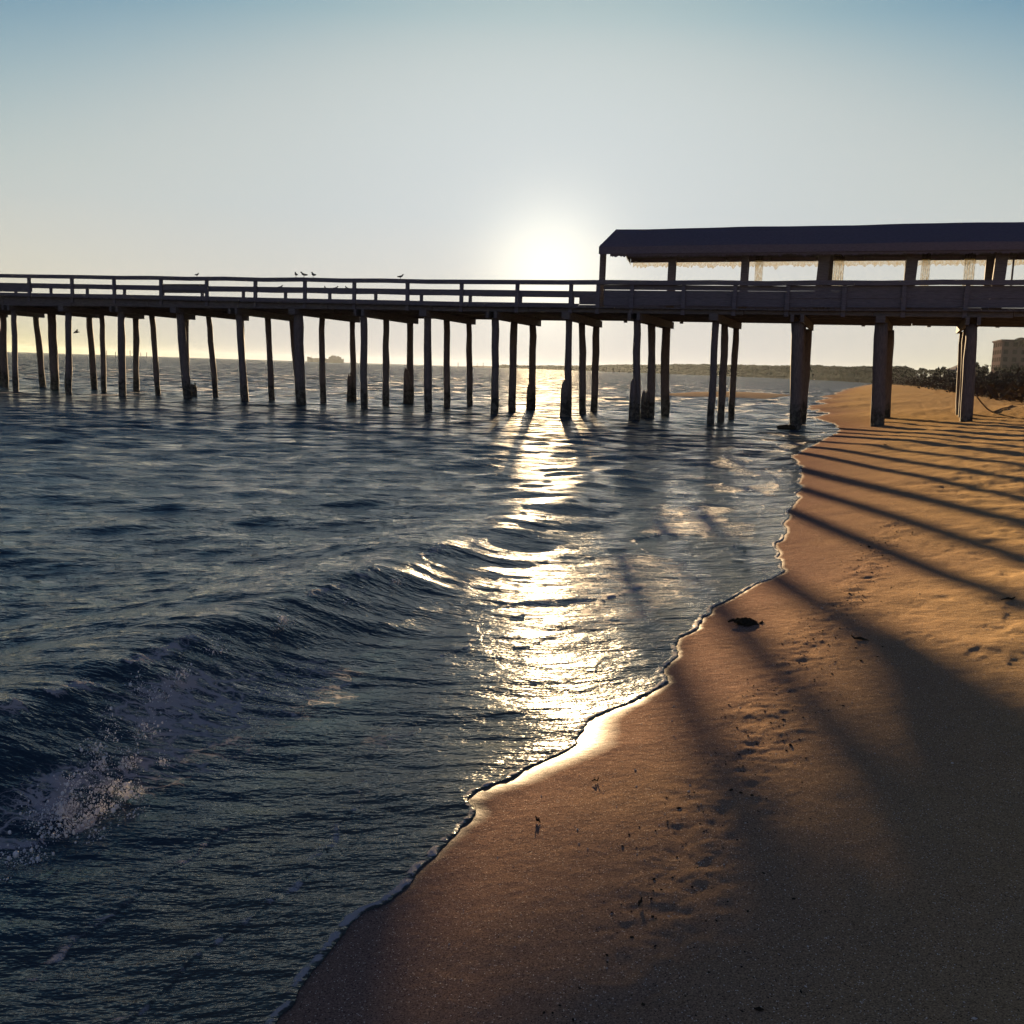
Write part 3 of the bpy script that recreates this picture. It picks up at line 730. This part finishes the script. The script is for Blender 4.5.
# ------------------------------------------------------------------ splash of the small breaker
def wz_at(x, y):
    X_, Y_ = np.array([float(x)]), np.array([float(y)]); z, d, u, v = sand_z(X_, Y_)
    return float(water_field(X_, Y_, u, v, d, z)[0][0])
M['foam'] = plain('foam', (.6, .57, .56), (.75, .72, .7), .5, 60)
m = MB()
for (cu, cv, n, su, sv_, h) in ((3.25, -3.08, 520, .13, .10, .07), (3.65, -3.25, 220, .16, .10, .10), (4.3, -3.62, 110, .22, .10, .09), (2.75, -3.05, 110, .12, .08, .04), (6.0, -3.72, 80, .6, .07, .05), (7.4, -3.75, 50, .5, .07, .04)):
    g = np.random.default_rng(int(cu * 100))
    c0 = world_uv(cu, cv); zb = wz_at(*c0)
    sc0 = [(g.normal(0, su), g.normal(0, sv_), abs(g.normal(0, h)), g.uniform(.15, .5)) for _ in range(max(6, n // 14))]
    for k in range(n * 7):
        a_, b_, hz, ss_ = sc0[int(g.integers(len(sc0)))]; jet = abs(g.normal(0, 1)) * ss_
        q = world_uv(cu + a_ + g.normal(0, .10) * ss_, cv + b_ + g.normal(0, .09) * ss_); r = .0016 * g.lognormal(0, .6)
        m.blob((q[0], q[1], zb + hz * (.3 + jet) + g.normal(0, .012) - .015), r, r, r * 1.2, 5, 3)
tag(m.build('wave_splash', M['foam'], smooth=True), 'white splash droplets over the small breaking wave at lower left', 'splash', kind='stuff')

# ------------------------------------------------------------------ sandbar beyond the pier
m = MB(); A = ground_pt(655, 395.5, 0); Bq = ground_pt(795, 395.5, .05); n = 60; vs = []; fs = []
for i in range(n + 1):
    t = i / n; c = A * (1 - t) + Bq * t; wv = 11. * math.sin(math.pi * min(t * 1.02, 1)) ** .6 * (.8 + .4 * vnoise(np.array([t * 9]), np.array([.5]), 3)[0]) + .02
    for k in range(9):
        w = -1 + k / 4; vs.append((c[0] + .2 * w, c[1] + w * wv, -.06 + .40 * (1 - w * w) * (.35 + .65 * math.sin(math.pi * t))))
for i in range(n):
    for k in range(8): fs.append((i * 9 + k, i * 9 + 9 + k, i * 9 + 10 + k, i * 9 + k + 1))
m.add(vs, fs); M['bar'] = plain('bar_sand', (.3, .22, .14), (.4, .3, .2), .7, 2)
tag(m.build('sandbar', M['bar'], smooth=True), kind='structure')

# ------------------------------------------------------------------ far shore, forest, dune scrub, trees
cp = [(470, 2400), (520, 2100), (600, 1700), (640, 1500), (700, 1200), (800, 800), (860, 560), (900, 430), (960, 380), (1080, 330)]
def coast(x): return far_pt(x, 380, np.interp(x, [c[0] for c in cp], [c[1] for c in cp]))[:2]
m = MB(); xs = np.linspace(470, 1080, 160); vs = []; fs = []
for x in xs:
    p = coast(x); n_ = p / np.linalg.norm(p)
    for k, (b, z) in enumerate(((-6, -.5), (10, .8), (40, 2.2), (160, 3.))): vs.append((p[0] + n_[0] * b, p[1] + n_[1] * b, z))
for i in range(len(xs) - 1):
    for k in range(3): fs.append((4 * i + k, 4 * i + k + 1, 4 * i + 5 + k, 4 * i + 4 + k))
m.add(vs, fs); tag(m.build('far_shore', M['bar'], smooth=True), kind='structure')
m = MB()
for k in range(2600):
    x = random.uniform(500, 905); p = coast(x); n_ = p / np.linalg.norm(p); dd = np.linalg.norm(p)
    back = random.uniform(8, 60); q = p + n_ * back
    hp_ = float(np.interp(x, [490, 540, 590, 640, 720, 800, 860, 905], [1., 2.2, 4.2, 6.2, 8.4, 9.8, 10.8, 11.4]))
    hh = 2. + hp_ * dd / 1000 * (.82 + .34 * fbm(np.array([x / 17.]), np.array([.3]), 9, 3)[0] + random.uniform(-.12, .08))
    r = random.uniform(2.2, 4.5) * (.45 + dd / 1800)
    m.blob((q[0], q[1], max(hh - r * .75, 1)), r * 1.25, r * 1.25, r * .8, 6, 4, .25)
    if k % 3 == 0:
        q = p + n_ * random.uniform(4, 14); m.blob((q[0], q[1], 2), r, r, 3.2, 6, 4, .3)
tag(m.build('far_forest', M['forest']), 'hazy dark wood along the far curving shore', 'wood', kind='stuff')

SC_TOP = [(890, 379), (905, 377.5), (930, 376), (960, 375.5), (990, 375), (1024, 374), (1080, 373), (1200, 370)]
SC_BASE = [(890, 382.6), (905, 383.6), (930, 386), (960, 390), (990, 393.5), (1024, 397), (1080, 402), (1200, 412)]
def scrub_line(x):
    yb = np.interp(x, [a for a, _ in SC_BASE], [b for _, b in SC_BASE]); z = 1.3
    p = ground_pt(x, yb, z); return p
m = MB()
for k in range(26000):
    x = 892 + 190 * random.random() ** 1.15
    p = scrub_line(x); R_ = np.linalg.norm(p[:2]); n_ = p[:2] / R_
    back = (random.random() ** 1.3) * 70; q = p[:2] + n_ * back + np.array([random.gauss(0, 1), random.gauss(0, 1)])
    yt = np.interp(x, [a for a, _ in SC_TOP], [b for _, b in SC_TOP]); d = ray(x, yt); zt = H + (R_ + 70) * d[2] / math.hypot(d[0], d[1])
    g0 = 1.2 + (zt - .6 - 1.2) * sstep(0, 60, back)
    z = g0 + abs(random.gauss(0, .35)) * (1 + .8 * (vnoise(np.array([q[0] / 5]), np.array([q[1] / 5]), 8)[0] - .5))
    m.leaf((q[0], q[1], z), random.uniform(.08, .26), random.uniform(.25, .6))
vs = []; fs = []; xs = np.linspace(891, 1160, 90); bk = (-1, 3, 12, 30, 60, 75)
for x in xs:
    p = scrub_line(x); R_ = np.linalg.norm(p[:2]); n_ = p[:2] / R_
    yt = np.interp(x, [a for a, _ in SC_TOP], [b for _, b in SC_TOP]); d = ray(x, yt); zt = H + (R_ + 70) * d[2] / math.hypot(d[0], d[1])
    for b in bk:
        q = p[:2] + n_ * b; vs.append((q[0], q[1], (.9 if b < 0 else 1.15 + (zt - .7 - 1.15) * float(sstep(0, 60, b))) + random.uniform(-.1, .12)))
for i in range(len(xs) - 1):
    for k in range(len(bk) - 1): fs.append((i * 6 + k, i * 6 + k + 1, i * 6 + 7 + k, i * 6 + 6 + k))
m.add(vs, fs)
tag(m.build('dune_scrub', M['leaf']), 'dark low scrub covering the dune behind the beach', 'scrub', kind='stuff')

def broad_tree(x, ytop, ybase, dist, w, label, group, n=420, palm=False):
    b = far_pt(x, ybase, dist); t = far_pt(x, ytop, dist); h = t[2] - b[2]; h0 = b[2] - 1.0
    root = thing('palm_tree' if palm else 'bushy_tree', (b[0], b[1], h0), label, 'tree', group)
    hh = t[2] - h0; px = dist / F_PX
    m = MB(); lean = random.uniform(-.06, .06) * hh
    tr = [(b[0] + lean * k * k, b[1], h0 + hh * (.86 if palm else .7) * k) for k in (0, .25, .5, .75, 1)]
    m.tube(tr, [.22, .19, .16, .14, .1] if palm else [.3, .26, .2, .15, .06], 8, .06)
    if not palm:
        for k in range(5):
            a = random.uniform(0, 6.28); s_ = Vector(tr[2 + k % 2]); m.tube([s_, s_ + Vector((math.cos(a) * w * px * .35, math.sin(a) * w * px * .35, hh * .22))], [.11, .04], 6)
    m.build('trunk', M['bark'], root, smooth=True)
    m = MB(); W = w * px / 2
    if palm:
        c = Vector(tr[-1])
        for k in range(26):
            a = random.uniform(0, 6.28); el = random.uniform(-.5, 1.1); L_ = W * random.uniform(.8, 1.1); pr_ = c
            for j in range(1, 7):
                tt = j / 6; q = c + Vector((math.cos(a) * math.cos(el * (1 - tt)) * L_ * tt, math.sin(a) * math.cos(el * (1 - tt)) * L_ * tt, L_ * (math.sin(el) * tt - .75 * tt * tt)))
                d = (q - pr_); sd = Vector((-d.y, d.x, 0)).normalized() * .3 * (1 - tt * .8); dn = Vector((0, 0, -.22))
                m.add([pr_, q, q + sd + dn, pr_ + sd * 1.1 + dn], [(0, 1, 2, 3)]); m.add([pr_, q, q - sd + dn, pr_ - sd * 1.1 + dn], [(3, 2, 1, 0)]); pr_ = q
    else:
        cl = [(random.uniform(-.75, .75) * W, random.uniform(-.75, .75) * W, h0 + hh * random.uniform(.45, .86), random.uniform(.25, .5) * W) for _ in range(9)]
        for k in range(n):
            cx, cy, cz, r = random.choice(cl); d = Vector((random.gauss(0, 1), random.gauss(0, 1), random.gauss(0, .8))).normalized() * r * random.uniform(.5, 1.1)
            m.leaf((b[0] + cx + d.x, b[1] + cy + d.y, min(cz + d.z, t[2])), random.uniform(.2, .5), .6)
    m.build('crown', M['tree'], root)
G1 = 'trees behind the dune scrub'
for x, yt, w, pl in ((894, 368, 10, 0), (899, 367.5, 9, 0), (905, 368.5, 8, 1), (911, 367.8, 10, 0), (917, 369, 7, 1), (923, 368.2, 10, 0), (930, 368.8, 8, 1), (937, 367.5, 12, 0), (944, 367, 12, 0), (950, 367.2, 10, 0)):
    broad_tree(x, yt, 378, 360 - (x - 890) * 1.2, w, 'dark palm in the tree row between the two landward piles' if pl else 'dark bushy tree in the tree row between the two landward piles', G1, 300, bool(pl))
broad_tree(976, 361.5, 378, 260, 16, 'dark spreading tree just right of the landward pile beside the hut', None, 500)
broad_tree(983, 359.5, 378, 280, 13, 'dark tree touching the left side of the hotel', None, 400)
broad_tree(1023, 332, 381, 300, 20, 'tall dark palm rising above the hotel roof at right edge', None, 400, True)
broad_tree(1000, 366, 380, 240, 16, 'low bushy tree in front of the hotel, near its left corner', None, 450)
broad_tree(1014, 364, 380, 235, 14, 'low bushy tree in front of the middle of the hotel', None, 450)
broad_tree(1030, 366, 380, 230, 18, 'low bushy tree in front of the hotel at right edge', None, 450)

# beach hut with a hipped roof
b = far_pt(960, 376, 190); z0 = b[2] - .4; top = far_pt(960, 364.5, 190)[2]
hut = thing('beach_hut', (b[0], b[1], z0), 'small open beach hut with hipped roof beside the landward pile', 'hut')
m = MB(); w = 1.7; ze = top - .9
m.add([(b[0] - w, b[1] - w, ze), (b[0] + w, b[1] - w, ze), (b[0] + w, b[1] + w, ze), (b[0] - w, b[1] + w, ze), (b[0] - .4, b[1], top), (b[0] + .4, b[1], top),
       (b[0] - w, b[1] - w, ze - .15), (b[0] + w, b[1] - w, ze - .15), (b[0] + w, b[1] + w, ze - .15), (b[0] - w, b[1] + w, ze - .15)],
      [(0, 1, 5, 4), (1, 2, 5), (2, 3, 4, 5), (3, 0, 4), (6, 7, 1, 0), (7, 8, 2, 1), (8, 9, 3, 2), (9, 6, 0, 3), (9, 8, 7, 6)]); m.build('roof', M['roof'], hut)
for sx in (-1, 1):
    for sy in (-1, 1):
        m = MB(); m.tube([(b[0] + sx * 1.4, b[1] + sy * 1.4, z0), (b[0] + sx * 1.4, b[1] + sy * 1.4, ze - .14)], .1, 8); m.build('post', M['bark'], hut)
m = MB(); m.box(b[0] - 1.3, b[1] - .9, z0, b[0] + 1.3, b[1] + .9, z0 + .9); m.build('counter', M['bark'], hut)

# hotel
DB = 340; c0 = far_pt(999, 376, DB); zt = far_pt(999, 341, DB)[2]; zg = 1.0
ht = thing('hotel', (c0[0], c0[1], zg), 'dark multi-storey hotel block with rows of windows beyond the dune', 'building')
dl = far_pt(990.3, 376, DB + 17)[:2] - c0[:2]; dr = far_pt(1090, 376, DB + 6)[:2] - c0[:2]; Ll, Lr = np.linalg.norm(dl), np.linalg.norm(dr); dl /= Ll; dr /= Lr
def hp(a, b, z, dep_=0.): q = c0[:2] + dl * a + dr * b; return (q[0], q[1], z)
m = MB(); m.hexa([hp(0, 0, zg), hp(0, Lr, zg), hp(Ll, Lr, zg), hp(Ll, 0, zg), hp(0, 0, zt), hp(0, Lr, zt), hp(Ll, Lr, zt), hp(Ll, 0, zt)]); m.build('wall', M['wall'], ht)
m = MB(); m.hexa([hp(-.4, -.4, zt), hp(-.4, Lr + .4, zt), hp(Ll + .4, Lr + .4, zt), hp(Ll + .4, -.4, zt), hp(-.4, -.4, zt + .5), hp(-.4, Lr + .4, zt + .5), hp(Ll + .4, Lr + .4, zt + .5), hp(Ll + .4, -.4, zt + .5)]); m.build('parapet', M['wall'], ht)
fh = (zt - zg) / 6
for fl_ in range(1, 6):
    for k in range(4):
        a0 = Ll * (k + .2) / 4; a1 = Ll * (k + .8) / 4; z0 = zg + fh * fl_ + .7; z1 = z0 + 1.3
        m = MB(); m.hexa([hp(a0, -.06, z0), hp(a0, .05, z0), hp(a1, .05, z0), hp(a1, -.06, z0), hp(a0, -.06, z1), hp(a0, .05, z1), hp(a1, .05, z1), hp(a1, -.06, z1)]); m.build('window', M['glass'], ht)
    for k in range(10):
        a0 = Lr * (k + .25) / 10; a1 = Lr * (k + .75) / 10; z0 = zg + fh * fl_ + .7; z1 = z0 + 1.3
        m = MB(); m.hexa([hp(-.06, a0, z0), hp(-.06, a1, z0), hp(.05, a1, z0), hp(.05, a0, z0), hp(-.06, a0, z1), hp(-.06, a1, z1), hp(.05, a1, z1), hp(.05, a0, z1)]); m.build('window', M['glass'], ht)

# cargo ship on the horizon
DS = 2100.; b = far_pt(325.5, 363, DS); px = DS / F_PX; b[2] = 0
sp = thing('cargo_ship', (b[0], b[1], 0), 'pale hazy cargo ship on the horizon between the left piles', 'ship')
vw = np.array([b[1], -b[0]]) / math.hypot(b[0], b[1]); nw = np.array([vw[1], -vw[0]])
def sq(a, c, z):
    z = z * .72; q = b[:2] + vw * a * px - nw * c; return (q[0], q[1], z)
m = MB(); vs = []; st = [(-17.5, .5, 15), (-16, 6, 14), (-12, 9, 10.5), (0, 9.5, 9.5), (10, 9.5, 10), (16, 8.5, 11), (17.5, 6, 12)]
for a, w, z in st: vs += [sq(a, -w * .8, -1), sq(a, w * .8, -1), sq(a, w, z), sq(a, -w, z)]
fs = [(0, 1, 2, 3), (27, 26, 25, 24)]
for i in range(6):
    for k in range(4): fs.append((4 * i + k, 4 * i + 4 + k, 4 * i + 4 + (k + 1) % 4, 4 * i + (k + 1) % 4))
m.add(vs, fs); m.build('hull', M['ship'], sp)
def sbox(a0, a1, w, z0, z1, nm):
    m = MB(); m.hexa([sq(a0, -w, z0), sq(a1, -w, z0), sq(a1, w, z0), sq(a0, w, z0), sq(a0, -w, z1), sq(a1, -w, z1), sq(a1, w, z1), sq(a0, w, z1)]); m.build(nm, M['ship'], sp)
sbox(3, 15, 7.5, 9.8, 16, 'superstructure'); sbox(5, 10, 7, 16.05, 19.5, 'bridge'); sbox(11, 13, 3, 16.05, 18.5, 'funnel'); sbox(-10, 1, 7, 9.4, 11.5, 'cargo_hatch')
m = MB(); m.tube([sq(7, 0, 19.5), sq(7, 0, 23)], .5, 6); m.build('mast', M['ship'], sp)
m = MB(); m.tube([sq(-13.5, 0, 10), sq(-13.5, 0, 17)], .5, 6); m.build('mast', M['ship'], sp)
# thin marker posts far out
for k, (x, hpx, dd) in enumerate(((107, 4, 900), (116, 3, 900), (130.5, 5, 900), (141, 3, 950), (147, 3.5, 950), (447, 4, 800), (458, 3.5, 800), (470, 4, 820), (477, 3.5, 820), (483, 4, 820), (606, 5, 700), (613, 5, 700), (620, 4.5, 720))):
    q = far_pt(x, 370, dd); m = MB(); h_ = H + hpx * dd / F_PX - .5
    m.tube([(q[0], q[1], -1), (q[0], q[1], h_)], [.28, .22], 6, .05)
    tag(m.build('marker_post', M['post']), 'thin dark post standing far out in the water near the horizon' if x < 550 else 'thin hazy post in the water under the sea end of the pavilion', 'post', 'far posts in the sea')

# ------------------------------------------------------------------ light
SUN_EL, SUN_AZ = math.radians(5.29), math.radians(1.68)
sd = Vector((math.sin(SUN_AZ) * math.cos(SUN_EL), math.cos(SUN_AZ) * math.cos(SUN_EL), math.sin(SUN_EL)))
sl_ = bpy.data.lights.new('sun', 'SUN'); so = bpy.data.objects.new('sun', sl_); COL.objects.link(so)
sl_.energy = 5.0; sl_.angle = math.radians(.53); sl_.color = (1, .71, .39)
so.rotation_euler = (-sd).to_track_quat('-Z', 'Y').to_euler(); so.location = (0, 0, 60)

w = bpy.data.worlds.new('World'); scn.world = w; w.use_nodes = True
t = w.node_tree; t.nodes.clear(); B = NB(t)
out = t.nodes.new('ShaderNodeOutputWorld'); bg = B.n('Background')
sky = B.n('TexSky'); sky.sky_type = 'NISHITA'; sky.sun_disc = False
sky.sun_elevation = SUN_EL; sky.sun_rotation = SUN_AZ; sky.air_density = 1.; sky.dust_density = 1.; sky.ozone_density = 1.
tc = B.n('TexCoord'); dr_ = tc.outputs['Generated']
sp_ = B.n('SeparateXYZ'); B.l(dr_, sp_.inputs[0])
el = B.math('MULTIPLY', B.math('ARCSINE', B.math('MAXIMUM', sp_.outputs[2], 0.)), 1 / (math.pi / 2))     # 0 horizon .. 1 zenith
low = B.ramp(el, [(0., (.80, .84, 1.3)), (.05, (.81, .81, .92)), (.105, (.56, .67, .74)), (.2, (.225, .385, .55)), (.32, (.10, .20, .33)), (.6, (.30, .30, .40)), (1., (.50, .45, .56))])  # upper dome, out of view, brightened as added fill for the shade
vd = B.n('VectorMath', operation='DOT_PRODUCT'); B.l(dr_, vd.inputs[0]); vd.inputs[1].default_value = tuple(sd)
cs = vd.outputs['Value']
side = B.ramp(B.math('ADD', B.math('MULTIPLY', cs, .5), .5), [(0., (2.0, 1.5, 2.0)), (.5, (1.0, .86, 1.02)), (.88, (.76, .80, .85)), (.955, (.9, .93, .96)), (1., (1., 1., 1.))])  # sky behind the camera lifted as added fill on the shaded sides
g1 = B.math('POWER', B.math('MAXIMUM', cs, 0.), 600.); g2 = B.math('POWER', B.math('MAXIMUM', cs, 0.), 60.)
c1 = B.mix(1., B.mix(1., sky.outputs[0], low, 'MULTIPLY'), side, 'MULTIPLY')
cap = B.ramp(el, [(0., (.118, .110, .104)), (.04, (.121, .117, .109)), (.09, (.107, .115, .120)), (.2, (.104, .118, .130))])
c0_ = B.mix(1., c1, (.05, .05, .05), 'MULTIPLY')
def soft(ch):
    s1 = B.n('SeparateColor'); s2 = B.n('SeparateColor'); B.l(c0_, s1.inputs[0]); B.l(cap, s2.inputs[0])
    k = s2.outputs[ch]; x = B.math('DIVIDE', s1.outputs[ch], k)
    return B.math('MULTIPLY', k, B.math('DIVIDE', x, B.math('POWER', B.math('ADD', 1., B.math('POWER', x, 3.)), 1 / 3.)))
cc = B.n('CombineColor')
for ch in range(3): B.l(soft(ch), cc.inputs[ch])
c2 = B.n('VectorMath', operation='SCALE'); c2.inputs[0].default_value = (1., .90, .66); B.l(B.math('ADD', B.math('MULTIPLY', g1, .09), B.math('MULTIPLY', g2, .02)), c2.inputs['Scale'])
c3 = B.n('VectorMath', operation='ADD'); B.l(cc.outputs[0], c3.inputs[0]); B.l(c2.outputs[0], c3.inputs[1])
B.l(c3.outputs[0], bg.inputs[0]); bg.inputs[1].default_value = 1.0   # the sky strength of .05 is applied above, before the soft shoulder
B.l(bg.outputs[0], out.inputs[0])

# ------------------------------------------------------------------ air
HAZE = True
if HAZE:
    m, t, out = nt('haze_air'); B = NB(t)
    pvn = B.n('VolumePrincipled'); pvn.inputs['Color'].default_value = (.80, .90, 1., 1); pvn.inputs['Density'].default_value = .00003; pvn.inputs['Anisotropy'].default_value = .7
    B.l(pvn.outputs[0], out.inputs['Volume'])
    mb = MB(); mb.box(-3700, -200, -4, 3700, 3700, 21)
    tag(mb.build('haze', m), 'thin pale sea haze', 'haze', kind='stuff')

scn.view_settings.view_transform = 'Standard'; scn.view_settings.look = 'None'
scn.view_settings.exposure = 2.45; scn.view_settings.gamma = 1.; scn.view_settings.use_curve_mapping = False
scn.cycles.use_denoising = True
scn.cycles.denoising_input_passes = 'RGB_ALBEDO_NORMAL'
scn.cycles.denoising_prefilter = 'ACCURATE'
scn.cycles.max_bounces = 6
scn.cycles.sample_clamp_direct = .95      # keeps single sun glints from burning out whole pixels
